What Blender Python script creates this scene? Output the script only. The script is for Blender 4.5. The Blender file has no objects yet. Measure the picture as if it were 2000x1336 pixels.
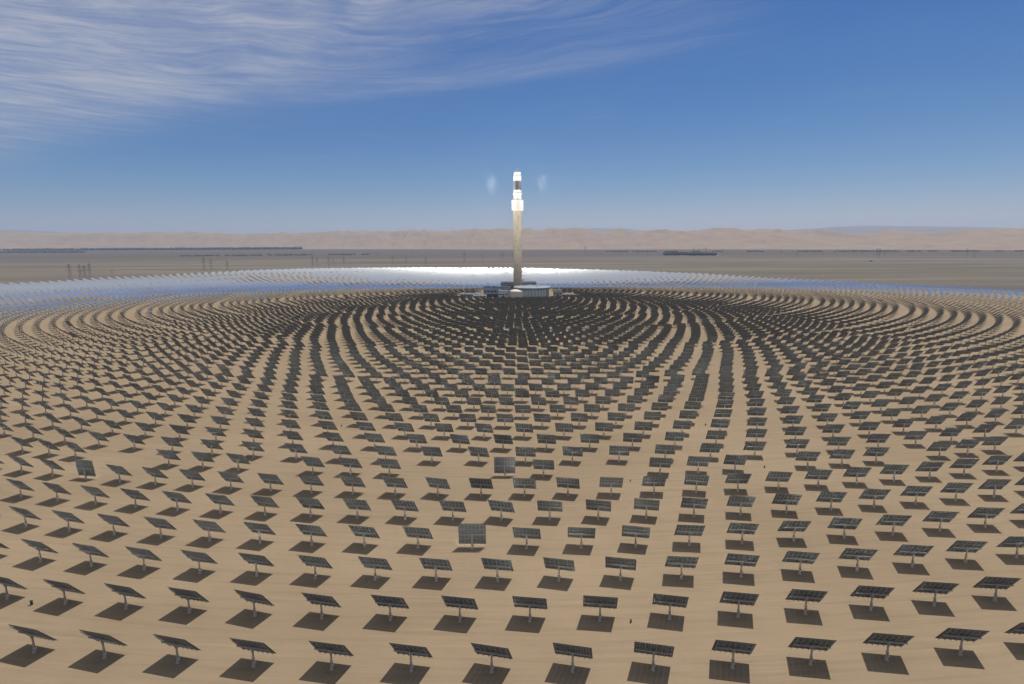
import bpy, bmesh, math, random
import numpy as np
from mathutils import Vector, Matrix

random.seed(7)
rng = np.random.default_rng(7)
S = bpy.context.scene
COL = S.collection
R_ = math.radians

# ------------------------------------------------------------------ camera
CF, CPITCH, CYAW, CROLL, CH, CD = 1145.35, 0.169884, -0.0064905, -0.0056551, 111.6, 1306.39
def cam_axes():
    cy, sy, cp, sp = math.cos(CYAW), math.sin(CYAW), math.cos(CPITCH), math.sin(CPITCH)
    F = Vector((sy*cp, cy*cp, -sp)); Rt = Vector((cy, -sy, 0)); U = Rt.cross(F)
    cr, sr = math.cos(CROLL), math.sin(CROLL)
    return F, Rt*cr + U*sr, Rt*-sr + U*cr
cF, cR, cU = cam_axes()
cam = bpy.data.cameras.new("camera")
cam_o = bpy.data.objects.new("camera", cam); COL.objects.link(cam_o)
cam.sensor_width = 36.0; cam.lens = CF/2000*36
cam.clip_start = 1.0; cam.clip_end = 120000
cam_o.matrix_world = Matrix(((cR.x, cU.x, -cF.x, 0), (cR.y, cU.y, -cF.y, -CD), (cR.z, cU.z, -cF.z, CH), (0, 0, 0, 1)))
S.camera = cam_o

# ------------------------------------------------------------------ sun, sky, exposure
SUN_EL, SUN_AZ = R_(69), R_(39)               # azimuth measured from +Y towards +X
sdir = Vector((math.cos(SUN_EL)*math.sin(SUN_AZ), math.cos(SUN_EL)*math.cos(SUN_AZ), math.sin(SUN_EL)))
sun = bpy.data.lights.new("sun", 'SUN'); sun.energy = 3.5; sun.angle = R_(0.5); sun.color = (1.0, 0.95, 0.87)
sun_o = bpy.data.objects.new("sun", sun); COL.objects.link(sun_o)
sun_o.rotation_euler = (-sdir).to_track_quat('-Z', 'Y').to_euler(); sun_o.location = (0, 0, 900)

W = bpy.data.worlds.new("World"); S.world = W; W.use_nodes = True
wt = W.node_tree; wn, wl = wt.nodes, wt.links
wn.clear()
def N(tree, typ, **kw):
    n = tree.nodes.new(typ)
    for k, v in kw.items(): setattr(n, k, v)
    return n
def M(tree, op, a, b=None, c=None, clamp=False):
    n = tree.nodes.new('ShaderNodeMath'); n.operation = op; n.use_clamp = clamp
    for i, v in enumerate((a, b, c)):
        if v is None: continue
        if isinstance(v, (int, float)): n.inputs[i].default_value = v
        else: tree.links.new(v, n.inputs[i])
    return n.outputs[0]
def smooth(tree, v, lo, hi):
    n = tree.nodes.new('ShaderNodeMapRange'); n.interpolation_type = 'SMOOTHSTEP'
    tree.links.new(v, n.inputs['Value']); n.inputs['From Min'].default_value = lo; n.inputs['From Max'].default_value = hi
    return n.outputs['Result']
def comb(tree, x, y, z):
    n = tree.nodes.new('ShaderNodeCombineXYZ')
    for i, v in enumerate((x, y, z)):
        if isinstance(v, (int, float)): n.inputs[i].default_value = v
        else: tree.links.new(v, n.inputs[i])
    return n.outputs[0]
def noise(tree, vec, scale, detail=4, rough=0.5, dist=0.0):
    n = tree.nodes.new('ShaderNodeTexNoise'); tree.links.new(vec, n.inputs['Vector'])
    n.inputs['Scale'].default_value = scale; n.inputs['Detail'].default_value = detail
    n.inputs['Roughness'].default_value = rough; n.inputs['Distortion'].default_value = dist
    return n.outputs['Fac']
sky = N(wt, 'ShaderNodeTexSky', sky_type='NISHITA', sun_disc=False)
sky.sun_elevation = SUN_EL; sky.sun_rotation = SUN_AZ
sky.altitude = 1100; sky.air_density = 1.0; sky.dust_density = 0.6; sky.ozone_density = 3.5
bg = N(wt, 'ShaderNodeBackground'); bg.inputs['Strength'].default_value = 0.075
wo = N(wt, 'ShaderNodeOutputWorld')
tc = N(wt, 'ShaderNodeTexCoord')
sx = N(wt, 'ShaderNodeSeparateXYZ'); wl.new(tc.outputs['Generated'], sx.inputs[0])
dx, dy, dz = sx.outputs
yy = M(wt, 'MAXIMUM', dy, 0.05); zz = M(wt, 'MAXIMUM', dz, 0.03)
u = M(wt, 'DIVIDE', dx, yy); v = M(wt, 'DIVIDE', dz, yy)
px = M(wt, 'DIVIDE', dx, zz); py = M(wt, 'DIVIDE', dy, zz)
# cirrus sheet on a high plane: warped, wind-drawn fibres
warp = noise(wt, comb(wt, M(wt, 'MULTIPLY', px, 0.7), M(wt, 'MULTIPLY', py, 0.7), 3.1), 1.3, 3)
psi = M(wt, 'ADD', py, M(wt, 'MULTIPLY', px, M(wt, 'MULTIPLY_ADD', px, 0.19, 0.41)))      # fibres fan out
pyw = M(wt, 'ADD', psi, M(wt, 'MULTIPLY', M(wt, 'SUBTRACT', warp, 0.5), 0.9))
fib = noise(wt, comb(wt, M(wt, 'MULTIPLY', px, 1.0), M(wt, 'MULTIPLY', pyw, 5.0), 0.0), 1.6, 8, 0.66, 0.12)
puff = noise(wt, comb(wt, M(wt, 'MULTIPLY', px, 0.8), M(wt, 'MULTIPLY', py, 1.3), 7.0), 1.0, 4)
ve = M(wt, 'ADD', M(wt, 'MULTIPLY_ADD', u, 0.125, 0.258), M(wt, 'MULTIPLY', M(wt, 'MULTIPLY', u, u), 0.075))
d1 = M(wt, 'SUBTRACT', v, ve)
m_low = M(wt, 'MULTIPLY', smooth(wt, d1, -0.065, 0.06), smooth(wt, u, 0.42, -0.25))
band = M(wt, 'MULTIPLY', M(wt, 'MULTIPLY', smooth(wt, d1, -0.014, 0.012), smooth(wt, d1, 0.05, 0.0)), M(wt, 'MULTIPLY', smooth(wt, u, 0.40, 0.05), smooth(wt, u, -0.55, -0.15)))
vu = M(wt, 'MULTIPLY_ADD', u, 0.25, 0.335)
d2 = M(wt, 'SUBTRACT', v, vu)
m_up = M(wt, 'MULTIPLY', smooth(wt, d2, -0.03, 0.07), smooth(wt, u, 0.32, -0.10))
fibc = smooth(wt, fib, 0.32, 0.72)
fib2 = noise(wt, comb(wt, M(wt, 'MULTIPLY_ADD', py, 0.55, px), M(wt, 'MULTIPLY_ADD', px, -0.7, M(wt, 'MULTIPLY', pyw, 7.0)), 5.0), 1.5, 8, 0.68, 0.05)
fib3 = noise(wt, comb(wt, M(wt, 'MULTIPLY', px, 2.0), M(wt, 'MULTIPLY_ADD', px, 0.9, M(wt, 'MULTIPLY', pyw, 10.0)), 9.0), 2.2, 6, 0.7, 0.0)
fibm = M(wt, 'ADD', M(wt, 'MULTIPLY', fib, 0.30), M(wt, 'ADD', M(wt, 'MULTIPLY', fib2, 0.48), M(wt, 'MULTIPLY', fib3, 0.22)))
fibc = smooth(wt, fibm, 0.35, 0.68)
left = smooth(wt, u, 0.05, -0.75)
a1 = M(wt, 'MULTIPLY', m_low, M(wt, 'ADD', M(wt, 'MULTIPLY_ADD', fibc, 0.13, 0.06), M(wt, 'MULTIPLY', left, 0.19)))
a2 = M(wt, 'MULTIPLY', m_up, M(wt, 'ADD', M(wt, 'MULTIPLY_ADD', fibc, 0.36, 0.16), M(wt, 'MULTIPLY', left, 0.12)))
a3 = M(wt, 'MULTIPLY', band, M(wt, 'MULTIPLY_ADD', fibc, 0.22, 0.12))
veil0 = M(wt, 'MULTIPLY', M(wt, 'MULTIPLY', smooth(wt, v, 0.26, 0.36), smooth(wt, M(wt, 'ABSOLUTE', M(wt, 'SUBTRACT', u, 0.2)), 0.30, 0.05)), M(wt, 'MULTIPLY_ADD', fibc, 0.16, 0.02))
veil = M(wt, 'MULTIPLY', M(wt, 'MULTIPLY', smooth(wt, v, 0.02, 0.12), smooth(wt, puff, 0.45, 0.8)), M(wt, 'MULTIPLY', fibc, 0.10))
clump = M(wt, 'MULTIPLY_ADD', smooth(wt, noise(wt, comb(wt, M(wt, 'MULTIPLY', px, 1.6), M(wt, 'MULTIPLY', psi, 2.2), 12.0), 1.3, 5, 0.6, 0.3), 0.34, 0.64), 0.46, 0.66)
al = M(wt, 'MULTIPLY', M(wt, 'ADD', M(wt, 'MULTIPLY', M(wt, 'ADD', a1, a2), clump), M(wt, 'ADD', M(wt, 'ADD', a3, veil0), veil)), M(wt, 'MULTIPLY', smooth(wt, dz, 0.56, 0.40), smooth(wt, dy, 0.05, 0.25)), clamp=True)
sp_ = N(wt, 'ShaderNodeSeparateColor'); wl.new(sky.outputs[0], sp_.inputs[0])
def chan(i, p, k):      # clear desert air: deeper blue low in the sky
    return M(wt, 'MULTIPLY', M(wt, 'POWER', M(wt, 'MULTIPLY', sp_.outputs[i], 0.1), p), 10*k)
cc_ = N(wt, 'ShaderNodeCombineColor')
for i, (p, k) in enumerate(((1.80, 1.25), (1.25, 0.86), (0.80, 0.90))): wl.new(chan(i, p, k), cc_.inputs[i])
deep = N(wt, 'ShaderNodeMixRGB'); wl.new(smooth(wt, dz, 0.52, 0.32), deep.inputs['Fac'])
wl.new(sky.outputs[0], deep.inputs['Color1']); wl.new(cc_.outputs[0], deep.inputs['Color2'])
mix = N(wt, 'ShaderNodeMixRGB'); wl.new(al, mix.inputs['Fac']); wl.new(deep.outputs[0], mix.inputs['Color1'])
mix.inputs['Color2'].default_value = (5.4, 5.8, 7.0, 1)
thin = N(wt, 'ShaderNodeMixRGB'); wl.new(mix.outputs[0], thin.inputs['Color1'])      # unseen white veil added overhead to warm the shade and pale the mirrors
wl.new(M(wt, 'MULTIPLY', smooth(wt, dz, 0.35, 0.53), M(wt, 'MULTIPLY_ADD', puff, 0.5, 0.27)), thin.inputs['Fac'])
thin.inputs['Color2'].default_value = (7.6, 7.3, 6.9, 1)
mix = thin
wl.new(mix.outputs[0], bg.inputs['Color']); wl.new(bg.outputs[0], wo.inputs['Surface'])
S.view_settings.view_transform = 'Standard'; S.view_settings.look = 'None'
S.view_settings.exposure = 0.0; S.view_settings.gamma = 1.0
S.cycles.max_bounces = 6; S.cycles.volume_bounces = 1; S.cycles.blur_glossy = 0.0

# ------------------------------------------------------------------ helpers
def tag(o, label=None, cat=None, group=None, kind=None):
    for k, v_ in (('label', label), ('category', cat), ('group', group), ('kind', kind)):
        if v_: o[k] = v_
    return o
def empty(name, loc, rz=0.0):
    o = bpy.data.objects.new(name, None); COL.objects.link(o); o.location = loc; o.rotation_euler = (0, 0, rz)
    o.empty_display_size = 1.0
    return o
class MB:
    """collects quads; build() links them as one mesh object"""
    def __init__(self): self.v, self.f, self.m = [], [], []
    def raw(self, vs, fs, mi=0):
        b = len(self.v); self.v += [tuple(p) for p in vs]
        for f in fs: self.f.append(tuple(b+i for i in f)); self.m.append(mi)
    def box(self, c, s, mi=0, rot=None, mis=None):
        hx, hy, hz = s[0]/2, s[1]/2, s[2]/2
        vs = [Vector((x*hx, y*hy, z*hz)) for z in (-1, 1) for y in (-1, 1) for x in (-1, 1)]
        if rot is not None: vs = [rot @ p for p in vs]
        vs = [p + Vector(c) for p in vs]
        fs = [(0, 2, 3, 1), (4, 5, 7, 6), (0, 1, 5, 4), (2, 6, 7, 3), (0, 4, 6, 2), (1, 3, 7, 5)]
        for i, f in enumerate(fs):
            pass
        b = len(self.v); self.v += [tuple(p) for p in vs]
        for i, f in enumerate(fs):
            self.f.append(tuple(b+k for k in f)); self.m.append(mis[i] if mis else mi)
    def beam(self, a, b, w, mi=0, w2=None):
        a, b = Vector(a), Vector(b); d = b-a; L = d.length
        q = d.to_track_quat('Z', 'Y').to_matrix()
        self.box((a+b)/2, (w, w2 or w, L), mi, q)
    def lathe(self, prof, seg=32, mi=0, c=(0, 0), cap=True, flat=False):
        rings = []
        for (r, z) in prof:
            rings.append(len(self.v))
            for k in range(seg):
                t = 2*math.pi*(k+.5)/seg
                self.v.append((c[0]+r*math.cos(t), c[1]+r*math.sin(t), z))
        for a, b in zip(rings[:-1], rings[1:]):
            for k in range(seg):
                k2 = (k+1) % seg
                self.f.append((a+k, a+k2, b+k2, b+k)); self.m.append(mi)
        if cap:
            self.f.append(tuple(rings[0]+k for k in reversed(range(seg)))); self.m.append(mi)
            self.f.append(tuple(rings[-1]+k for k in range(seg))); self.m.append(mi)
    def mesh(self, name, mats, smooth_=False):
        me = bpy.data.meshes.new(name); me.from_pydata(self.v, [], self.f)
        for m_ in (mats if isinstance(mats, (list, tuple)) else [mats]): me.materials.append(m_)
        me.polygons.foreach_set('material_index', self.m)
        if smooth_: me.polygons.foreach_set('use_smooth', [len(f) == 4 for f in self.f])
        me.update(); return me
    def build(self, name, mats, parent=None, loc=(0, 0, 0), smooth_=False):
        o = bpy.data.objects.new(name, self.mesh(name, mats, smooth_)); COL.objects.link(o)
        o.location = loc; o.parent = parent
        return o

def mat(name, col, rough=0.7, metal=0.0, var=0.12, scale=0.5, spec=0.3, bump=0.0, stretch=(1, 1, 1), coord='Object'):
    m = bpy.data.materials.new(name); m.use_nodes = True; t = m.node_tree
    b = t.nodes['Principled BSDF']; b.inputs['Roughness'].default_value = rough; b.inputs['Metallic'].default_value = metal
    b.inputs['Specular IOR Level'].default_value = spec
    g = N(t, 'ShaderNodeTexCoord'); mp = N(t, 'ShaderNodeMapping'); mp.inputs['Scale'].default_value = stretch
    t.links.new(g.outputs[coord], mp.inputs['Vector'])
    f = noise(t, mp.outputs[0], scale, 5, 0.6)
    r = N(t, 'ShaderNodeMixRGB'); t.links.new(f, r.inputs['Fac'])
    r.inputs['Color1'].default_value = (*[c*(1-var*1.6) for c in col], 1); r.inputs['Color2'].default_value = (*[min(1, c*(1+var*1.6)) for c in col], 1)
    t.links.new(r.outputs[0], b.inputs['Base Color'])
    if bump:
        bn = N(t, 'ShaderNodeBump'); bn.inputs['Strength'].default_value = bump; t.links.new(f, bn.inputs['Height']); t.links.new(bn.outputs[0], b.inputs['Normal'])
    return m
M_MIRROR = bpy.data.materials.new("mirror_glass"); M_MIRROR.use_nodes = True
b_ = M_MIRROR.node_tree.nodes['Principled BSDF']
b_.inputs['Metallic'].default_value = 1.0; b_.inputs['Base Color'].default_value = (0.90, 0.92, 0.93, 1)
tm = M_MIRROR.node_tree
gm = N(tm, 'ShaderNodeNewGeometry')
nm = noise(tm, gm.outputs['Position'], 0.05, 3)
tm.links.new(M(tm, 'MULTIPLY_ADD', nm, 0.03, 0.142), b_.inputs['Roughness'])   # wind-blown dust on the glass
M_BACK = mat("mirror_back", (0.128, 0.136, 0.132), 0.6, 0, 0.15, 0.7)
M_FRAME = mat("galvanised_frame", (0.34, 0.345, 0.33), 0.5, 0.4, 0.15, 1.5)
M_POST = mat("grey_post", (0.50, 0.42, 0.325), 0.7, 0.0, 0.10, 1.2)
M_BOX = mat("dark_box", (0.05, 0.045, 0.04), 0.7)

def vnoise(x, y, seed=0):
    """value noise, numpy"""
    xi, yi = np.floor(x).astype(np.int64), np.floor(y).astype(np.int64); fx, fy = x-xi, y-yi
    fx = fx*fx*(3-2*fx); fy = fy*fy*(3-2*fy)
    def h(a, b):
        n = (a*374761393 + b*668265263 + seed*974711) & 0xffffffff
        n = ((n ^ (n >> 13))*1274126177) & 0xffffffff
        return ((n ^ (n >> 16)) & 0xffff)/65535.0
    return (h(xi, yi)*(1-fx)+h(xi+1, yi)*fx)*(1-fy)+(h(xi, yi+1)*(1-fx)+h(xi+1, yi+1)*fx)*fy
def fbm(x, y, o=5, seed=0, ridge=False):
    s = 0; a = 0.5; t = 0
    for i in range(o):
        n = vnoise(x*2**i+i*17.3, y*2**i+i*9.1, seed+i)
        if ridge: n = 1-np.abs(2*n-1)
        s = s+a*n; t += a; a *= .5
    return s/t

# ------------------------------------------------------------------ field outline
RM = np.array([(-180,1055),(-168.4,1100),(-159,1222),(-150,1300),(-142,1392),(-134,1412),(-126,1380),(-117,1345),(-112,1405),(-105,1366),(-101,1424),(-80,1330),(-62,1220),(-45,1180),(45,1180),(62,1140),(85,1058),(89.5,1004),(93.5,940),(99.5,887),(107,840),(116,792),(123,800),(131,829),(143,845),(157,912),(169,957),(180,1055)], float)
def rmax(th): return np.interp(th, RM[:, 0], RM[:, 1])

# ------------------------------------------------------------------ ground (one sheet to the horizon)
def make_ground():
    rad = np.concatenate([np.linspace(20, 700, 18), np.linspace(730, 1700, 56), np.geomspace(1760, 28000, 40)])
    seg = 240
    th = np.linspace(-180, 180, seg, endpoint=False)
    vs = [(0, 0, 0)]; mask = [0.0]
    for r in rad:
        for t in th:
            vs.append((r*math.sin(R_(t)), -r*math.cos(R_(t)), 0.0))
            e = (r - rmax(t) - 12)/45.0
            mask.append(min(1.0, max(0.0, e)) if abs(t) > 62 else min(1.0, max(0.0, (r-1900)/300)))
    fs = [(0, 1+k, 1+(k+1) % seg) for k in range(seg)]
    for i in range(len(rad)-1):
        a, b = 1+i*seg, 1+(i+1)*seg
        fs += [(a+k, b+k, b+(k+1) % seg, a+(k+1) % seg) for k in range(seg)]
    me = bpy.data.meshes.new("ground"); me.from_pydata(vs, [], fs)
    at = me.attributes.new("plain_mask", 'FLOAT', 'POINT'); at.data.foreach_set('value', mask)
    m = bpy.data.materials.new("sand_and_gravel"); m.use_nodes = True; t = m.node_tree; L = t.links
    b = t.nodes['Principled BSDF']; b.inputs['Roughness'].default_value = 0.95; b.inputs['Specular IOR Level'].default_value = 0.1
    geo = N(t, 'ShaderNodeNewGeometry'); sp = N(t, 'ShaderNodeSeparateXYZ'); L.new(geo.outputs['Position'], sp.inputs[0])
    X, Y, Z = sp.outputs
    rr = M(t, 'SQRT', M(t, 'ADD', M(t, 'MULTIPLY', X, X), M(t, 'MULTIPLY', Y, Y)))
    an = M(t, 'ARCTAN2', X, M(t, 'MULTIPLY', Y, -1))
    pol = comb(t, M(t, 'MULTIPLY', rr, 0.5), M(t, 'MULTIPLY', an, 24.0), 0.0)
    track = noise(t, pol, 1.0, 5, 0.6, 0.3)               # wheel tracks run round the rows
    pol2 = comb(t, M(t, 'MULTIPLY', rr, 1.6), M(t, 'MULTIPLY', an, 22.0), 4.0)
    track2 = noise(t, pol2, 1.0, 3, 0.5, 0.15)
    big = noise(t, geo.outputs['Position'], 0.012, 5, 0.6)
    fine = noise(t, geo.outputs['Position'], 0.35, 6, 0.7)
    def mixc(f, c1, c2):
        n = N(t, 'ShaderNodeMixRGB')
        if isinstance(f, float): n.inputs['Fac'].default_value = f
        else: L.new(f, n.inputs['Fac'])
        for i, c in (('Color1', c1), ('Color2', c2)):
            if isinstance(c, tuple): n.inputs[i].default_value = (*c, 1)
            else: L.new(c, n.inputs[i])
        return n.outputs[0]
    sand = mixc(smooth(t, big, 0.3, 0.7), SAND1, SAND2)
    sand = mixc(M(t, 'MULTIPLY', smooth(t, track, 0.45, 0.72), 0.30), sand, (0.17, 0.125, 0.082))
    sand = mixc(M(t, 'MULTIPLY', smooth(t, track2, 0.58, 0.70), 0.30), sand, (0.40, 0.31, 0.21))
    sand = mixc(M(t, 'MULTIPLY', smooth(t, fine, 0.4, 0.8), 0.16), sand, (0.20, 0.15, 0.10))
    far = comb(t, M(t, 'MULTIPLY', X, 0.00045), M(t, 'MULTIPLY', Y, 0.0028), 0.0)
    fn = noise(t, far, 1.0, 7, 0.65, 0.2)
    gra = mixc(smooth(t, fn, 0.35, 0.68), PLAIN1, PLAIN2)
    scrub = M(t, 'MULTIPLY', smooth(t, Y, 1900, 3600), M(t, 'MULTIPLY_ADD', smooth(t, fn, 0.3, 0.6), 0.5, 0.5))
    gra = mixc(scrub, gra, SCRUB)
    speck = noise(t, comb(t, M(t, 'MULTIPLY', X, 0.012), M(t, 'MULTIPLY', Y, 0.012), 0.0), 1.0, 4, 0.7)
    gra = mixc(M(t, 'MULTIPLY', M(t, 'MULTIPLY', smooth(t, speck, 0.56, 0.68), smooth(t, Y, 1500, 3500)), 0.55), gra, (0.06, 0.055, 0.05))
    at_n = N(t, 'ShaderNodeAttribute', attribute_name='plain_mask')
    edge = M(t, 'ADD', at_n.outputs['Fac'], M(t, 'MULTIPLY', M(t, 'SUBTRACT', big, 0.5), 0.8))
    L.new(mixc(smooth(t, edge, 0.25, 0.75), sand, gra), b.inputs['Base Color'])
    bp = N(t, 'ShaderNodeBump'); bp.inputs['Strength'].default_value = 0.35; bp.inputs['Distance'].default_value = 0.5
    L.new(M(t, 'ADD', fine, M(t, 'MULTIPLY', track, 0.7)), bp.inputs['Height']); L.new(bp.outputs[0], b.inputs['Normal'])
    me.materials.append(m)
    o = bpy.data.objects.new("ground", me); COL.objects.link(o); o['kind'] = 'structure'
SAND1, SAND2 = (0.278, 0.210, 0.136), (0.326, 0.249, 0.164)
PLAIN1, PLAIN2, SCRUB = (0.122, 0.102, 0.080), (0.215, 0.185, 0.145), (0.108, 0.088, 0.076)
make_ground()

# ------------------------------------------------------------------ dunes and far mountains
def terrain(name, d0, d1, nd, az0, az1, na, hfun, m):
    d = np.linspace(d0, d1, nd); a = np.radians(np.linspace(az0, az1, na))
    D, A = np.meshgrid(d, a, indexing='ij')
    X = D*np.sin(A); Y = -CD + D*np.cos(A)
    Z = hfun(X, Y, (D-d0)/(d1-d0), D, A)
    vs = np.stack([X, Y, Z], -1).reshape(-1, 3)
    i = np.arange(nd-1)[:, None]*na + np.arange(na-1)[None, :]
    fs = np.stack([i, i+1, i+na+1, i+na], -1).reshape(-1, 4)
    me = bpy.data.meshes.new(name); me.from_pydata(vs.tolist(), [], fs.tolist())
    me.polygons.foreach_set('use_smooth', [True]*len(fs)); me.materials.append(m)
    o = bpy.data.objects.new(name, me); COL.objects.link(o); o['kind'] = 'structure'
    return o
M_DUNE = mat("dune_sand", (0.315, 0.235, 0.178), 0.95, 0, 0.16, 0.004, 0.1, 0, (1, 1, 3))
M_MTN = mat("far_rock", (0.20, 0.20, 0.22), 0.95, 0, 0.1, 0.001, 0.1)
AZK = np.radians([-54, -41, -20, 0, 20, 40, 54]); D0K = [15800, 13700, 10750, 8050, 7700, 7550, 7550]
HK = [330, 315, 292, 258, 216, 176, 162]
def dune_h(X, Y, q, D, A):
    d0 = np.interp(A, AZK, D0K); w = 1700.0
    e = (D-d0)/w
    env = np.clip(e, 0, 1); env = env*env*(3-2*env)
    big = fbm(X/2600, Y/2600, 3, 3); rid = fbm(X/520+0.5*fbm(X/500, Y/500, 2, 8), Y/900, 4, 11, True)
    sml = fbm(X/150, Y/260, 3, 21, True)
    fall = np.clip(1-(e-1.6)/1.5, 0.05, 1)
    h = env*fall*(np.interp(A, AZK, HK) + 110*(big-.55) + 130*(rid-.62)) + 34*(sml-.3)*np.clip(e*5, 0, 1)
    return np.where(e < 0, -6.0, h-1.0)
terrain("dunes", 7400, 17500, 150, -54, 54, 640, dune_h, M_DUNE)
def mtn_h(X, Y, q, D, A):
    env = np.sin(np.pi*np.clip(q, 0, 1)); a = np.degrees(A)
    bump = np.exp(-((a-31)/6.0)**2)*150 + np.exp(-((a-9)/6)**2)*170 + np.exp(-((a+43)/6)**2)*130
    return env*(390+bump)*(0.75+0.36*fbm(X/2600, Y/2600, 5, 5, True)) - 5
terrain("mountains", 20500, 24000, 16, -54, 54, 260, mtn_h, M_MTN)

# ------------------------------------------------------------------ heliostats
TX, AIM_Z = 5.0, 236.0
PW, PH = 10.1, 8.6; PIV = 5.45; OFF = 0.55
ZONES = []   # (dt degrees, phase of the row, radius)
def zone(rads, dt, ph):
    for i, r in enumerate(rads):
        ZONES.append((dt, ph + (dt/2 if i % 2 else 0.0), r))
outA = [1169.0 + 21.6*k for k in range(13, 0, -1)]
zone(outA, 1.0413, -0.329 if len(outA) % 2 == 0 else 0.192)
zone([1169.0, 1148.2, 1127.3, 1106.1, 1083.8, 1061.0], 1.0413, -0.329)
zone([1021.5, 1002.1, 982.6, 963.3, 943.9, 925.4, 906.1, 887.5, 869.5], 1.3455, 0.262)
zone([851.5, 833.5, 816.0, 800.0, 784.0, 768.0, 750.0, 733.5], 1.612, 0.420)
zone([711.5, 696.5, 681.0, 665.5, 650.5, 636.0, 622.0, 607.0], 1.8675, 0.619)
zone([588.0, 574.0, 561.5, 548.5, 535.5, 522.5, 509.5, 494.5], 2.29, 0.30)
zone([477.0, 463.0, 451.0, 439.0, 426.5, 413.5, 400.0, 385.0], 2.82, 0.55)
zone([368.0, 354.5, 341.0, 328.0, 315.0, 302.0, 289.0], 3.62, 0.9)
zone([272.0, 259.5, 247.0, 234.5, 222.0, 209.5, 197.0], 4.0, 1.2)
zone([184.0, 171.5, 159.0, 146.5, 134.0, 121.5, 109.0, 96.5], 5.6, 1.2)
HEL = []     # x, y, row id, theta
rows_seen = []
for rid, (dt, ph, r) in enumerate(ZONES):
    k0 = int(math.floor((-180-ph)/dt))
    for k in range(k0, k0+int(round(360/dt))):
        t = ph + k*dt
        tw = (t+180) % 360 - 180
        if r > rmax(tw) + 3: continue
        if r > 1175 and abs(tw) < 38: continue
        x_, y_ = r*math.sin(R_(tw)), -r*math.cos(R_(tw))
        if r < 190 and ((-122 < x_ < 124 and -190 < y_ < -66) or (-75 < x_ < 84 and y_ < 74 and y_ > -70)): continue
        HEL.append((x_, y_, r, tw))
# the half-filled row between the two outer rings
cl = [-14.97, -13.92, -12.95, -9.79, -8.73, -7.66, -5.51, -4.46, -3.40, -0.31, 0.72, 3.84, 4.88, 5.91, 8.0, 9.03, 10.09, 12.18, 13.17, 14.16]
for g in range(1, 40):
    for j in range(3):
        t = 12.18 + 4.17*g + 1.04*j
        if t < 165: cl.append(t)
        t = -14.97 - 4.17*g + 1.04*j
        if t > -175: cl.append(t)
for t in cl:
    if 1039 < rmax(t): HEL.append((1039*math.sin(R_(t)), -1039*math.cos(R_(t)), 1039.0, t))
HEL = [h for h in HEL if not (abs(h[0]-450) < 9 and abs(h[1]+200) < 9)]

def normal_for(x, y):
    side = -1 if (x - TX + rng.normal(0, 60)) < 0 else 1
    a = Vector((TX + side*58 + rng.normal(0, 6), 0 + rng.normal(0, 4), AIM_Z + rng.normal(0, 4)))
    r = (a - Vector((x, y, PIV))).normalized()
    n = (r + sdir).normalized()
    return n
def proj(p):
    d = Vector(p) - Vector((0, -CD, CH)); z = d.dot(cF)
    if z < 5: return None
    return 1000 + CF*d.dot(cR)/z, 668 - CF*d.dot(cU)/z, z
def pix(X, Y, z=0.0):
    d = CF*cF + (X-1000)*cR - (Y-668)*cU
    t = (z-CH)/d.z
    return Vector((0, -CD, CH)) + d*t

# shared meshes of one heliostat
def facets_mesh():
    mb = MB(); nx, nz = 7, 4; gap = 0.035
    w, h = PW/nx, PH/nz
    for i in range(nx):
        for j in range(nz):
            mb.box((-PW/2+w*(i+.5), OFF, -PH/2+h*(j+.5)), (w-gap, 0.05, h-gap), 1, None, [1, 1, 1, 0, 1, 1])
    return mb.mesh("mirror_panel", [M_MIRROR, M_BACK])
def frame_mesh():
    mb = MB()
    mb.lathe([(0.26, -4.6), (0.26, 4.6)], 10)                         # torque tube, turned level below
    mb.v = [(z, y, x) for (x, y, z) in mb.v]
    mb.f = [tuple(reversed(f)) for f in mb.f]
    for i in range(7):
        x = -4.32 + 1.44*i
        mb.beam((x, 0.12, -3.9), (x, 0.12, 3.9), 0.11)                 # truss lower chord
        mb.beam((x, 0.48, -4.2), (x, 0.48, 4.2), 0.10)
        for s in (-1, 1):
            for (z0, z1) in ((0.3, 1.3), (1.3, 2.3), (2.3, 3.2), (3.2, 4.0)):
                mb.beam((x, 0.14, s*z0), (x, 0.46, s*z1), 0.07)
    for z in (-3.8, -1.95, 1.95, 3.8):
        mb.beam((-4.9, 0.42, z), (4.9, 0.42, z), 0.10)
    for s in (-1, 1):
        mb.beam((-4.3, 0.14, s*2.8), (0, -0.05, s*0.4), 0.07); mb.beam((4.3, 0.14, s*2.8), (0, -0.05, s*0.4), 0.07)
    return mb.mesh("support_frame", M_FRAME)
def post_mesh():
    mb = MB()
    mb.lathe([(0.62, 0.0), (0.62, 0.12), (0.36, 0.14), (0.34, 2.3), (0.40, 2.32), (0.40, 2.45), (0.27, 2.47), (0.25, 5.0)], 14)
    for k in range(8):
        t = k*math.pi/4; mb.box((0.5*math.cos(t), 0.5*math.sin(t), 0.15), (0.08, 0.08, 0.06))
    return mb.mesh("post", M_POST, True)
def drive_mesh():
    mb = MB()
    mb.lathe([(0.30, 4.95), (0.44, 5.0), (0.44, 5.32), (0.32, 5.36), (0.32, 5.62)], 14)
    mb.box((0, -0.1, 5.6), (0.75, 0.55, 0.5)); mb.beam((0, -0.45, 4.6), (0, -0.35, 5.5), 0.16)
    return mb.mesh("drive_unit", M_FRAME)
def cbox_mesh():
    mb = MB(); mb.box((0.40, 0.1, 1.25), (0.24, 0.42, 0.62)); mb.box((0.41, 0.1, 1.585), (0.32, 0.50, 0.05))
    return mb.mesh("control_box", mat("box_paint", (0.62, 0.62, 0.60), 0.5))
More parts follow.
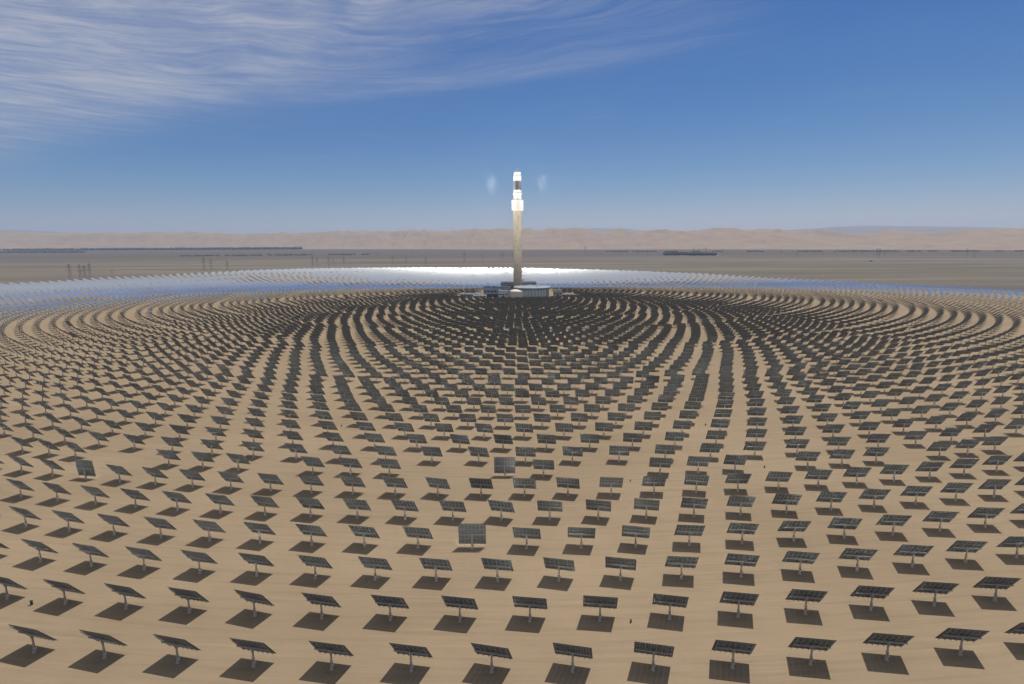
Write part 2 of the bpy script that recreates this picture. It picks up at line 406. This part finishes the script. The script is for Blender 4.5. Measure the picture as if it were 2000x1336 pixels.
ME = dict(post=post_mesh(), drive_unit=drive_mesh(), support_frame=frame_mesh(), mirror_panel=facets_mesh(), control_box=cbox_mesh())
proto = empty("heliostat", (0, 0, 0))
parts = {}
for k, me in ME.items():
    o = bpy.data.objects.new(k, me); COL.objects.link(o); o.parent = proto; parts[k] = o

UPRIGHT = [(pix(921, 1077), 7), (pix(985, 935), 6), (pix(172, 940), 7), (pix(1306, 779), 17), (pix(618, 668), 17)]
cand = []
info = []
for (x, y, r, t) in HEL:
    n = normal_for(x, y)
    az = math.atan2(-n.x, n.y); el = math.asin(n.z)
    el += rng.normal(0, 0.006); az += rng.normal(0, 0.008)
    wf = min(1.0, max(0.0, (-y-560)/280.0)); el -= R_(5.0)*wf; az += R_(0.13*t)*wf if abs(t) < 60 else 0
    if 60 < -y < 860 and rng.random() < 0.016: el += R_(rng.normal(0, 13)); az += R_(rng.normal(0, 16))
    up = False
    for (p, e) in UPRIGHT:
        if (p - Vector((x, y, 0))).length < 7.5:
            el = R_(e); up = True; az = math.atan2(x*0.2, 1) if False else math.atan2(-(TX-x), -y) if True else az
    info.append((x, y, r, t, az, el, up))
    q = proj((x, y, PIV))
    if q and -30 < q[0] < 2030 and q[1] < 1360 and y < -250:
        cand.append((q[2], len(info)-1, q))
cand.sort(); near = cand[:300]
near_ids = {c[1] for c in near}
byrow = {}
for z, i, q in near: byrow.setdefault(round(info[i][2]), []).append((q[0], i))
ORD = ["first", "second", "third", "fourth", "fifth", "sixth", "seventh", "eighth", "ninth", "tenth", "eleventh", "twelfth", "thirteenth", "fourteenth", "fifteenth", "sixteenth", "seventeenth", "eighteenth", "nineteenth", "twentieth", "twenty-first", "twenty-second", "twenty-third", "twenty-fourth", "twenty-fifth", "twenty-sixth", "twenty-seventh", "twenty-eighth", "twenty-ninth", "thirtieth", "thirty-first", "thirty-second", "thirty-third", "thirty-fourth", "thirty-fifth", "thirty-sixth"]
first = True
for ri, r in enumerate(sorted(byrow, reverse=True)):
    row = sorted(byrow[r])
    for j, (qx, i) in enumerate(row):
        x, y, _, t, az, el, up = info[i]
        if first: o = proto; ch = parts; first = False
        else:
            o = proto.copy(); COL.objects.link(o); ch = {}
            for k, po in parts.items():
                c = po.copy(); COL.objects.link(c); c.parent = o; ch[k] = c
        o.location = (x, y, 0); o.rotation_euler = (0, 0, az)
        for k in ("support_frame", "mirror_panel"):
            ch[k].location = (0, 0, PIV); ch[k].rotation_euler = (el, 0, 0)
        rown = "the front row" if ri == 0 else "the %s row from the front" % ORD[ri]
        pos = "leftmost" if j == 0 else "rightmost" if j == len(row)-1 else "%s from left" % ORD[j]
        if up: d = "upright heliostat with full grey back"
        elif qx < 430: d = "heliostat seen nearly edge-on"
        elif qx > 1560: d = "heliostat slanting up to the right"
        else: d = "heliostat with tilted dark back"
        tag(o, "%s, %s in %s" % (d, pos, rown), "heliostat", "heliostats in rings around the tower")

# all the others: one mesh (far past 300)
def bulk():
    box_f = np.array([(0, 2, 3, 1), (4, 5, 7, 6), (0, 1, 5, 4), (2, 6, 7, 3), (0, 4, 6, 2), (1, 3, 7, 5)])
    def bx(c, s):
        return np.array([(c[0]+i*s[0]/2, c[1]+j*s[1]/2, c[2]+k*s[2]/2) for k in (-1, 1) for j in (-1, 1) for i in (-1, 1)])
    P = [(bx((0, OFF, 0), (PW, .06, PH)), [1, 1, 1, 0, 1, 1])]
    P.append((bx((0, 0, 0), (9.2, .42, .42)), [2]*6))
    for x in (-4.32, -2.88, -1.44, 0, 1.44, 2.88, 4.32): P.append((bx((x, .32, 0), (.11, .34, 8.2)), [2]*6))
    for z in (-3.8, -1.95, 1.95, 3.8): P.append((bx((0, .45, z), (9.8, .09, .10)), [2]*6))
    pv = np.concatenate([p[0] for p in P]); pf = np.concatenate([box_f+8*i for i in range(len(P))]); pm = np.concatenate([p[1] for p in P])
    k = np.arange(8)*math.pi/4
    ring = np.stack([np.cos(k), np.sin(k)], -1)
    qv = np.concatenate([np.c_[ring*.34, np.zeros(8)], np.c_[ring*.34, np.full(8, 2.4)], np.c_[ring*.25, np.full(8, 2.4)], np.c_[ring*.25, np.full(8, 5.4)]])
    qf = np.array([(8*a+i, 8*a+(i+1) % 8, 8*a+8+(i+1) % 8, 8*a+8+i) for a in range(3) for i in range(8)])
    qm = np.full(len(qf), 3)
    V, Fc, Mi = [], [], []; off = 0
    for i, (x, y, r, t, az, el, up) in enumerate(info):
        if i in near_ids: continue
        ce, se, ca, sa = math.cos(el), math.sin(el), math.cos(az), math.sin(az)
        rx = np.array([(1, 0, 0), (0, ce, -se), (0, se, ce)]); rz = np.array([(ca, -sa, 0), (sa, ca, 0), (0, 0, 1)])
        a = pv @ (rz @ rx).T + (x, y, PIV); b = qv + (x, y, 0)
        V += [a, b]; Fc += [pf+off, qf+off+len(a)]; Mi += [pm, qm]; off += len(a)+len(b)
    V = np.concatenate(V); Fc = np.concatenate(Fc); Mi = np.concatenate(Mi).astype(np.int32)
    me = bpy.data.meshes.new("heliostat_field")
    me.vertices.add(len(V)); me.vertices.foreach_set('co', V.astype(np.float32).ravel())
    me.loops.add(Fc.size); me.loops.foreach_set('vertex_index', Fc.astype(np.int32).ravel())
    me.polygons.add(len(Fc)); me.polygons.foreach_set('loop_start', np.arange(0, Fc.size, 4, dtype=np.int32))
    for m_ in (M_MIRROR, M_BACK, M_FRAME, M_POST): me.materials.append(m_)
    me.polygons.foreach_set('material_index', Mi); me.polygons.foreach_set('use_smooth', np.zeros(len(Fc), dtype=bool)); me.update(calc_edges=True)
    o = bpy.data.objects.new("heliostat_field", me); COL.objects.link(o)
    tag(o, "thousands of heliostats ringing the tower beyond the nearest rows", "heliostats", None, "stuff")
bulk()
print("heliostats", len(HEL))

# ------------------------------------------------------------------ tower
M_CONC = mat("tower_concrete", (0.43, 0.365, 0.27), 0.85, 0, 0.13, 0.06, 0.2, 0, (1, 1, 1.0))
tn = M_CONC.node_tree
g2 = N(tn, 'ShaderNodeTexCoord'); m2 = N(tn, 'ShaderNodeMapping'); m2.inputs['Scale'].default_value = (0.55, 0.55, 0.022); tn.links.new(g2.outputs['Object'], m2.inputs['Vector'])
st = noise(tn, m2.outputs[0], 1.0, 5, 0.6); bs = tn.nodes['Principled BSDF']; src = bs.inputs['Base Color'].links[0].from_socket
mx = N(tn, 'ShaderNodeMixRGB'); tn.links.new(M(tn, 'MULTIPLY', smooth(tn, st, 0.48, 0.72), 0.45), mx.inputs['Fac']); tn.links.new(src, mx.inputs['Color1']); mx.inputs['Color2'].default_value = (0.24, 0.19, 0.13, 1)
tn.links.new(mx.outputs[0], bs.inputs['Base Color'])
M_WHITE = mat("white_cladding", (0.66, 0.64, 0.59), 0.6, 0, 0.04, 0.2)
M_RECV = mat("receiver_tubes", (0.017, 0.017, 0.02), 0.55, 0, 0.2, 0.3)
tw = empty("solar_tower", (TX, 0, 0))
tag(tw, "tall concrete solar tower with white top and dark receiver band", "tower")
mb = MB(); prof = []
for k in range(0, 30):
    z0 = 6.0*k; r0 = 9.5 - 0.5*k/30
    if z0+6 > 178: break
    prof += [(r0, z0), (r0-0.015, z0+5.75), (r0-0.13, z0+5.8), (r0-0.13, z0+5.95)]
prof += [(8.95, 177.6)]
mb.lathe(prof, 40); shaft = mb.build("shaft", M_CONC, tw, smooth_=False)
for zz_, tt in ((28, -100), (28, -78), (60, -95), (92, -84), (113, -118), (140, -90), (163, -75)):
    w = MB(); t = R_(tt); q = Matrix.Rotation(t, 3, 'Z'); w.box((9.15*math.cos(t), 9.15*math.sin(t), zz_), (0.5, 1.4, 2.6), 0, q)
    w.build("vent", M_BOX, shaft)
mb = MB()
mb.lathe([(9.0, 177.5), (12.4, 177.6), (13.0, 178.2), (13.0, 199.2), (12.5, 200.0), (8.0, 200.2)], 12)
col = mb.build("collar", M_WHITE, tw)
mb = MB()
for k in range(12):
    t = 2*math.pi*(k+.5)/12
    mb.box((13.0*math.cos(t), 13.0*math.sin(t), 188.6), (0.3, 0.3, 20.4), 0, Matrix.Rotation(t, 3, 'Z'))
for z in (184.5, 191.5): mb.lathe([(13.06, z), (13.16, z+.05), (13.16, z+.35), (13.06, z+.4)], 12, cap=False)
mb.build("rib", mat("cladding_seam", (0.55, 0.53, 0.50), 0.6), col)
mb = MB(); mb.lathe([(8.2, 200.2), (8.1, 210.5), (9.3, 211.0), (9.5, 211.4), (9.5, 214.4), (8.3, 215.2), (8.1, 221.0)], 24); mb.build("lower_shield", M_WHITE, tw)
mb = MB()
for k in range(20):
    t = 2*math.pi*(k+.5)/20; q = Matrix.Rotation(t, 3, 'Z')
    mb.box((7.6*math.cos(t), 7.6*math.sin(t), 230.4), (0.5, 2.15, 18.4), 0, q)
mb.lathe([(7.3, 221.0), (7.3, 239.8)], 20); mb.build("receiver", M_RECV, tw)
mb = MB()
for z in (200.6, 215.4, 240.4, 250.2):                     # walkway rails round the top
    for k in range(24):
        t = 2*math.pi*k/24; r_ = 9.3 if z < 230 else 8.9
        mb.beam((r_*math.cos(t), r_*math.sin(t), z), (r_*math.cos(t), r_*math.sin(t), z+1.2), .12)
    mb.lathe([(r_-.06, z+1.1), (r_+.06, z+1.1), (r_+.06, z+1.25), (r_-.06, z+1.25)], 24, cap=False)
    mb.lathe([(8.0, z-.15), (r_+.25, z-.15), (r_+.25, z+.05), (8.0, z+.05)], 24, cap=False)
mb.build("walkway", M_FRAME, tw)
mb = MB(); mb.lathe([(7.6, 239.8), (8.4, 240.2), (8.4, 249.4), (7.6, 250.0)], 24); mb.build("upper_shield", M_WHITE, tw)
mb = MB(); mb.lathe([(7.5, 250.0), (7.3, 257.6), (6.4, 258.4), (5.0, 258.6)], 24); mb.build("cap", M_WHITE, tw)
mb = MB()
mb.beam((-3, 0, 258.5), (-3, 0, 264.5), .5); mb.beam((-5, 0, 264.0), (4.5, 0, 265.2), .45); mb.beam((-3, 0, 266.5), (4.5, 0, 265.2), .2); mb.beam((-3, 0, 264), (-3, 0, 266.5), .35)
mb.beam((2.5, 1, 258.5), (2.5, 1, 263), .3); mb.beam((4.2, -1, 258.5), (4.2, -1, 261.5), .25)
mb.build("maintenance_crane", mat("crane_paint", (0.20, 0.20, 0.21), 0.6), tw)

# ------------------------------------------------------------------ power block
M_TEAL = mat("teal_cladding", (0.24, 0.31, 0.32), 0.5, 0, 0.10, 0.15)
M_PANEL = mat("pale_panel", (0.48, 0.52, 0.53), 0.5, 0, 0.08, 0.3)
M_ROOF = mat("roof_sheet", (0.30, 0.34, 0.36), 0.6, 0, 0.1, 0.1)
M_DROOF = mat("dark_roof", (0.07, 0.085, 0.10), 0.6, 0, 0.2, 0.1)
M_BLUEG = mat("blue_grey_cladding", (0.28, 0.31, 0.36), 0.6, 0, 0.1, 0.1)
M_CREAM = mat("cream_paint", (0.55, 0.52, 0.44), 0.6, 0, 0.06, 0.1)
M_CTOP = mat("cream_roof", (0.78, 0.76, 0.68), 0.5, 0, 0.06, 0.1)
M_BEIGE = mat("beige_render", (0.38, 0.34, 0.28), 0.8, 0, 0.1, 0.2)
M_GLASS = mat("dark_glazing", (0.03, 0.04, 0.06), 0.15, 0, 0.1, 0.3, 0.5)

rb = empty("round_building", (34, -106, 0)); tag(rb, "round teal-walled building with wide flat disc roof right of the tower base", "building")
mb = MB(); mb.lathe([(34.5, 0), (34.5, 17.2)], 72); mb.build("wall", M_TEAL, rb)
mb = MB(); mb.lathe([(35.0, 17.2), (38.5, 17.7), (38.5, 20.0), (37.5, 20.5), (20.0, 21.6), (5.0, 22.0)], 72); rf = mb.build("roof", M_ROOF, rb)
mb = MB(); mb.lathe([(38.55, 17.8), (38.75, 17.8), (38.75, 18.8), (38.55, 18.8)], 72, cap=False); mb.build("fascia", M_DROOF, rf)
for k in range(9):
    t = R_(-132 + 11.0*k); q = Matrix.Rotation(t, 3, 'Z')
    mb = MB(); mb.box((34.65*math.cos(t), 34.65*math.sin(t), 8.2), (0.5, 4.6, 13.6), 0, q); mb.build("wall_panel", M_PANEL, rb)
mb = MB()
for (x, y) in ((-14, 6), (8, -12), (16, 10), (-4, 20)): mb.box((x, y, 22.4), (6, 4, 1.8))
mb.build("roof_unit", M_PANEL, rf)

tk = empty("salt_tank", (5.5, -126, 0)); tag(tk, "cream cylindrical salt tank with pale domed top in front of the tower", "tank")
mb = MB(); mb.lathe([(18.4, 0), (18.4, 12.2), (18.7, 12.3), (18.7, 12.7)], 56); mb.build("shell", M_CREAM, tk, smooth_=False)
mb = MB(); mb.lathe([(18.7, 12.7), (16.5, 14.0), (12.2, 15.5), (6, 16.6), (1.0, 17.0)], 56); mb.build("domed_roof", M_CTOP, tk, smooth_=True)
mb = MB()
for k in range(28):
    t = 2*math.pi*k/28
    mb.beam((18.5*math.cos(t), 18.5*math.sin(t), 12.7), (18.5*math.cos(t), 18.5*math.sin(t), 13.9), .12)
mb.lathe([(18.45, 13.8), (18.55, 13.8), (18.55, 13.95), (18.45, 13.95)], 56, cap=False); mb.build("handrail", M_FRAME, tk)

def hall(name, label, cx, cy, w, d, h, mw, mr, bands=(), units=0, doors=0, par=0.9, cat="building"):
    e = empty(name, (cx, cy, 0)); tag(e, label, cat)
    mb = MB(); mb.box((0, 0, h/2), (w, d, h)); mb.build("wall", mw, e)
    mb = MB(); mb.box((0, 0, h+.2), (w+.8, d+.8, .4))
    for s in (-1, 1):
        mb.box((0, s*(d/2+.2), h+.4+par/2), (w+.8, .4, par)); mb.box((s*(w/2+.2), 0, h+.4+par/2), (.4, d, par))
    r = mb.build("roof", mr, e)
    for (z0, z1, m_) in bands:
        n = max(3, int(w/7))
        for k in range(n):
            x = -w/2 + w*(k+.5)/n
            g = MB(); g.box((x, -d/2-.05, (z0+z1)/2), (w/n*0.72, .2, z1-z0)); g.build("window", m_, e)
    for k in range(doors):
        x = -w/2 + w*(k+.5)/doors
        g = MB(); g.box((x, -d/2-.1, 2.4), (4.0, .25, 4.8)); g.build("door", M_BOX, e)
    if units:
        for k in range(units):
            g = MB(); x, y = random.uniform(-w*.4, w*.4), random.uniform(-d*.3, d*.3)
            g.box((x, y, h+1.6), (random.uniform(3, 6), 3, 2.4)); g.lathe([(.9, h+2.8), (.9, h+3.4)], 12, c=(x, y)); g.build("roof_unit", M_PANEL, r)
    return e
hall("turbine_hall", "wide dark-roofed hall directly behind the tower base", 7, 40, 80, 44, 18.2, M_BLUEG, M_DROOF, [(9, 13, M_GLASS)], 3)
hall("process_building", "blue-grey block building left of the cream tank", -38, -84, 56, 36, 17.8, M_BLUEG, M_DROOF, [(9.5, 12.5, M_GLASS)], 4, 3)
hall("stair_block", "narrow dark blue block standing between tower foot and grey hall", -14.5, -52, 10, 20, 19.0, M_DROOF, M_DROOF, [], 0)
hall("pump_house", "grey box building touching the left side of the cream tank", -24.5, -120, 20, 22, 12.6, M_PANEL, M_ROOF, [(6, 8, M_GLASS)], 1, 1)
hall("open_store", "low dark-fronted building in front of the blue-grey block", -46, -110, 22, 12, 6.5, M_DROOF, M_ROOF, [], 0, 2)
hall("workshop", "long low pale-roofed workshop at the far left of the plant", -92, -96, 44, 16, 5.0, M_BLUEG, M_PANEL, [(2, 3.8, M_GLASS)], 2)
hall("site_office", "small low white-roofed office left of the blue-grey block", -72, -122, 26, 10, 4.0, M_PANEL, M_CTOP, [(1.5, 3, M_GLASS)], 0)
hall("switch_house", "small beige building right of the round building", 86, -110, 17, 18, 12.5, M_BEIGE, M_ROOF, [(6, 8, M_GLASS)], 1, 1)
hall("gate_house", "low pale sand-coloured building at the right end of the plant", 107, -104, 24, 9, 4.2, M_BEIGE, M_CTOP, [(1.6, 3, M_GLASS)], 0)

# white mast among the mirrors right of the plant
ms = empty("mast", (450, -200, 0)); tag(ms, "thin white pole with a white square target on top among the mirrors", "mast")
mb = MB(); mb.lathe([(1.2, 0), (1.2, .5), (.42, .6), (.28, 28)], 12); mb.build("pole", M_WHITE, ms)
mb = MB(); mb.box((0, 0, 30), (4.4, 1.2, 5.2)); mb.box((0, -.7, 30), (3.6, .2, 4.4)); mb.build("target_box", M_WHITE, ms)

# ------------------------------------------------------------------ pylons on the plain
M_STEEL = mat("pylon_steel", (0.20, 0.20, 0.205), 0.6, 0.2, 0.1, 0.5)
H0 = 40.0
def pylon_proto():
    e = empty("power_pylon", (0, 0, 0))
    mb = MB(); lv = [(0, 3.6), (9, 2.8), (17, 2.1), (24, 1.5), (31, 1.1), (40, .5)]
    for (z0, w0), (z1, w1) in zip(lv[:-1], lv[1:]):
        for i in range(4):
            sx_, sy_ = ((-1, -1), (1, -1), (1, 1), (-1, 1))[i]; tx, ty = ((1, -1), (1, 1), (-1, 1), (-1, -1))[i]
            mb.beam((sx_*w0, sy_*w0, z0), (sx_*w1, sy_*w1, z1), .24)
            mb.beam((sx_*w0, sy_*w0, z0), (tx*w1, ty*w1, z1), .09); mb.beam((tx*w0, ty*w0, z0), (sx_*w1, sy_*w1, z1), .09)
            mb.beam((sx_*w1, sy_*w1, z1), (tx*w1, ty*w1, z1), .28)
    mb.build("lattice_body", M_STEEL, e)
    for z, L in ((24, 7.5), (31, 6.5), (37, 5.0)):
        a = MB()
        for s in (-1, 1):
            a.beam((0, -1, z), (s*L, 0, z+.4), .4); a.beam((0, 1, z), (s*L, 0, z+.4), .4); a.beam((0, 0, z+2), (s*L, 0, z+.5), .3)
            a.beam((s*L, 0, z+.4), (s*L, 0, z-2.2), .28)
        a.build("cross_arm", M_STEEL, e)
    return e
PY = [(138,546,30),(158,546,29),(167,546,28),(177,546,31),(220,540,12),(399,528.5,26),(413,528,22),(444.5,528.5,20),(611,521,21),(620,520,17),(642,521,19),(652,521,16),(672,518,16),(767,516,17),(793.5,515,15),(832,517,16),(907,513,20),(942,511,15),(981,511,18),(1143,497,17),(1224,497,11),(1245,497,10),(1264,499,12),(1354,496,12),(1364,496,12),(1378,496,13),(1412,499,13),(1420,498,9),(1557,501,12),(1608,497,8),(1712,502,17),(1717,503,18),(1727,504,10),(1888,502,17),(1902,504,17)]
pp = pylon_proto(); pch = list(pp.children)
for i, (X, Y, h) in enumerate(PY):
    o = pp if i == 0 else pp.copy()
    if i:
        COL.objects.link(o)
        for c in pch:
            cc = c.copy(); COL.objects.link(cc); cc.parent = o
    p = pix(X, Y); o.location = p
    hm = h*((p-Vector((0, -CD, CH))).dot(cF))/CF
    s = hm/H0; o.scale = (s, s, s); o.rotation_euler = (0, 0, R_(20 + 25*math.sin(i*1.7)))
    if i < 5: w = "behind the far left rim of mirrors"
    elif X < 700: w = "beyond the bright left-centre mirrors"
    elif X < 1000: w = "on the plain left of the tower"
    elif X < 1300: w = "on the plain right of the tower"
    elif X < 1450: w = "by the dark grove right of the tower"
    else: w = "on the far right of the plain"
    grp = [k for k, q in enumerate(PY) if (q[0] < 230) == (X < 230) and ((q[0] < 700), (q[0] < 1000), (q[0] < 1300), (q[0] < 1450)) == ((X < 700), (X < 1000), (X < 1300), (X < 1450))]
    k = grp.index(i)
    tag(o, "grey lattice pylon %s, %s from left there" % (w, ORD[k]), "pylon", "power pylons on the plain")

# ------------------------------------------------------------------ far woods, one mass each
M_WOOD = mat("dark_foliage", (0.045, 0.052, 0.050), 0.9, 0, 0.3, 0.01, 0.1)
ICO = None
def wood(name, label, pts, h0, h1, wmul=1.0):
    V, F_ = [], []
    bm = bmesh.new(); bmesh.ops.create_icosphere(bm, subdivisions=1, radius=1)
    bv = np.array([v_.co[:] for v_ in bm.verts]); bf = [[q.index for q in f.verts] for f in bm.faces]; bm.free()
    for (x, y) in pts:
        h = random.uniform(h0, h1); w = h*random.uniform(.35, .75)*wmul
        vv = bv*(1+rng.normal(0, .16, (len(bv), 1)))*(w, w, h*.55) + (x, y, h*.5)
        b = len(V); V += vv.tolist(); F_ += [tuple(b+q for q in f) for f in bf]
    me = bpy.data.meshes.new(name); me.from_pydata(V, [], F_); me.materials.append(M_WOOD)
    o = bpy.data.objects.new(name, me); COL.objects.link(o); tag(o, label, "woods", None, "stuff")
def strip(x0, x1, y0a, y0b, y1a, y1b, n, gaps=0.0):
    out = []
    while len(out) < n:
        s = random.random(); X = x0 + (x1-x0)*s
        if gaps and vnoise(np.array([X/14.0]), np.array([3.3]))[0] < gaps: continue
        a = y0a + (y0b-y0a)*s; b = y1a+(y1b-y1a)*s
        p = pix(X, a + (b-a)*random.random()); out.append((p.x, p.y))
    return out
wood("tree_belt", "long dark belt of trees at the foot of the dunes on the left", strip(-60, 590, 490.4, 487.2, 488.4, 486.4, 3000), 14, 40)
wood("tree_belt", "shorter dark strip of trees below the long belt at far left", strip(-60, 165, 494.5, 493.5, 492.6, 492.4, 520, 0.25), 10, 19)
wood("tree_belt", "thin broken line of scrub on the plain left of the tower", strip(330, 740, 501, 498, 499.5, 496, 420, 0.42), 4, 8, 1.4)
wood("tree_grove", "dark grove right of the tower in front of the dunes", strip(1296, 1398, 499.0, 499.5, 494.5, 496.5, 360, 0.0), 10, 18)
wood("tree_grove", "small dark patch at the dune foot left of the tower", strip(866, 902, 485.5, 485.5, 484.9, 484.9, 60), 14, 26)
wood("tree_belt", "thin dark tree line along the dune foot on the right", strip(1180, 2060, 492.3, 491.2, 491.0, 490.0, 900, 0.42), 3, 9, 1.6)

# pale sheds far out on the plain
def shed(X, Y, w, h, label, m_):
    p = pix(X, Y); e = empty("shed", p); tag(e, label, "shed")
    mb = MB(); mb.box((0, 0, h/2), (w, w*.5, h)); mb.build("wall", m_, e)
    mb = MB(); z = h
    mb.raw([(-w/2-.4, -w*.25-.4, z), (w/2+.4, -w*.25-.4, z), (w/2+.4, w*.25+.4, z), (-w/2-.4, w*.25+.4, z), (-w/2-.4, 0, z+h*.4), (w/2+.4, 0, z+h*.4)],
           [(0, 1, 5, 4), (2, 3, 4, 5), (0, 4, 3), (1, 2, 5), (3, 2, 1, 0)])
    mb.build("roof", M_ROOF, e)
shed(1401, 502, 16, 7, "tiny pale shed at the right end of the dark grove", M_WHITE)
shed(1701, 510.5, 14, 6, "small dark shed alone on the plain at right", M_DROOF)
shed(1715, 513, 11, 3.2, "low pale shed beside the lone dark shed at right", M_CTOP)

# little dark boxes on the bare sand
def ground_box(X, Y, h, label):
    p = pix(X, Y); e = empty("cable_box", p, random.uniform(0, 3)); tag(e, label, "box", "dark boxes on the sand")
    mb = MB(); mb.box((0, 0, h*.5), (h*.55, h*.45, h)); mb.build("cabinet", M_BOX, e)
    mb = MB(); mb.box((0, 0, h+.04), (h*.7, h*.6, .08), 0, Matrix.Rotation(R_(8), 3, 'X')); mb.build("lid", M_BOX, e)
ground_box(62, 1181, 1.3, "small dark box on bare sand left of the second row's heliostats")
ground_box(1232, 1215.5, 0.8, "small dark box on bare sand in the gap below centre right")
ground_box(1378, 831, 1.0, "small dark box on sand between heliostat columns right of centre")
ground_box(1493, 913.5, 0.9, "small dark box on the open lane at right")
ground_box(1231, 940, 0.7, "small dark box in the gap right of the upright heliostat")
ground_box(667, 833, 0.9, "small dark box on sand among the left-centre heliostats")

# pale hose in the shadow of one heliostat in the third row
p0, p1 = pix(729, 1130), pix(715, 1143)
mb = MB(); pts = [p0.lerp(p1, k/8) + Vector((0.35*math.sin(k*1.3), 0.2*math.cos(k), 0.08)) for k in range(9)]
for a, b in zip(pts[:-1], pts[1:]): mb.beam(a, b, 0.14)
mb.box(p0 + Vector((1.6, 0.4, .35)), (1.5, .6, .7))
o = mb.build("hose", M_POST); tag(o, "pale hose and small box at the foot of a third-row heliostat", "hose")

# ------------------------------------------------------------------ haze
mb = MB(); mb.box((0, 13000, 444), (70000, 33000, 890))
hz = mb.build("haze", []) if False else None
me = bpy.data.meshes.new("haze"); me.from_pydata(mb.v, [], mb.f)
hm = bpy.data.materials.new("haze_air"); hm.use_nodes = True; ht = hm.node_tree
for n in list(ht.nodes):
    if n.type == 'BSDF_PRINCIPLED': ht.nodes.remove(n)
pv_ = N(ht, 'ShaderNodeVolumePrincipled'); pv_.inputs['Color'].default_value = (0.63, 0.78, 1.0, 1)
pv_.inputs['Density'].default_value = 3.4e-5; pv_.inputs['Anisotropy'].default_value = 0.2
ht.links.new(pv_.outputs[0], [n for n in ht.nodes if n.type == 'OUTPUT_MATERIAL'][0].inputs['Volume'])
me.materials.append(hm)
o = bpy.data.objects.new("haze", me); COL.objects.link(o); o['kind'] = 'stuff'; o['label'] = "thin pale desert haze over the whole plain"

# dust glowing where the idle heliostats cross their beams, either side of the receiver
for X, z, r, d in ((TX-55, 236, 1.15, 0.014), (TX+54, 238, 1.1, 0.010)):
    m_ = bpy.data.materials.new("glowing_dust"); m_.use_nodes = True; t_ = m_.node_tree
    for n in list(t_.nodes):
        if n.type == 'BSDF_PRINCIPLED': t_.nodes.remove(n)
    v_ = N(t_, 'ShaderNodeVolumePrincipled'); v_.inputs['Color'].default_value = (0.95, 0.97, 1, 1)
    g_ = N(t_, 'ShaderNodeTexCoord'); mp_ = N(t_, 'ShaderNodeMapping'); mp_.inputs['Scale'].default_value = (1/(19*r), 1/(19*r), 1/(30*r))
    t_.links.new(g_.outputs['Object'], mp_.inputs['Vector'])
    ln_ = N(t_, 'ShaderNodeVectorMath', operation='LENGTH'); t_.links.new(mp_.outputs[0], ln_.inputs[0])
    fall_ = M(t_, 'POWER', smooth(t_, ln_.outputs['Value'], 1.0, 0.0), 1.6)
    nz_ = noise(t_, g_.outputs['Object'], 0.085, 4, 0.6, 0.8)
    t_.links.new(M(t_, 'MULTIPLY', M(t_, 'MULTIPLY', fall_, smooth(t_, nz_, 0.36, 0.68)), d), v_.inputs['Density'])
    t_.links.new(v_.outputs[0], [n for n in t_.nodes if n.type == 'OUTPUT_MATERIAL'][0].inputs['Volume'])
    bm = bmesh.new(); bmesh.ops.create_icosphere(bm, subdivisions=3, radius=1)
    for q in bm.verts: q.co = Vector((q.co.x*19*r, q.co.y*19*r, q.co.z*30*r))
    me = bpy.data.meshes.new("light_haze"); bm.to_mesh(me); bm.free(); me.materials.append(m_)
    o = bpy.data.objects.new("light_haze", me); COL.objects.link(o); o.location = (X, 0, z); o['kind'] = 'stuff'
    o['label'] = "faint patch of glowing air %s of the tower top" % ("left" if X < TX else "right")
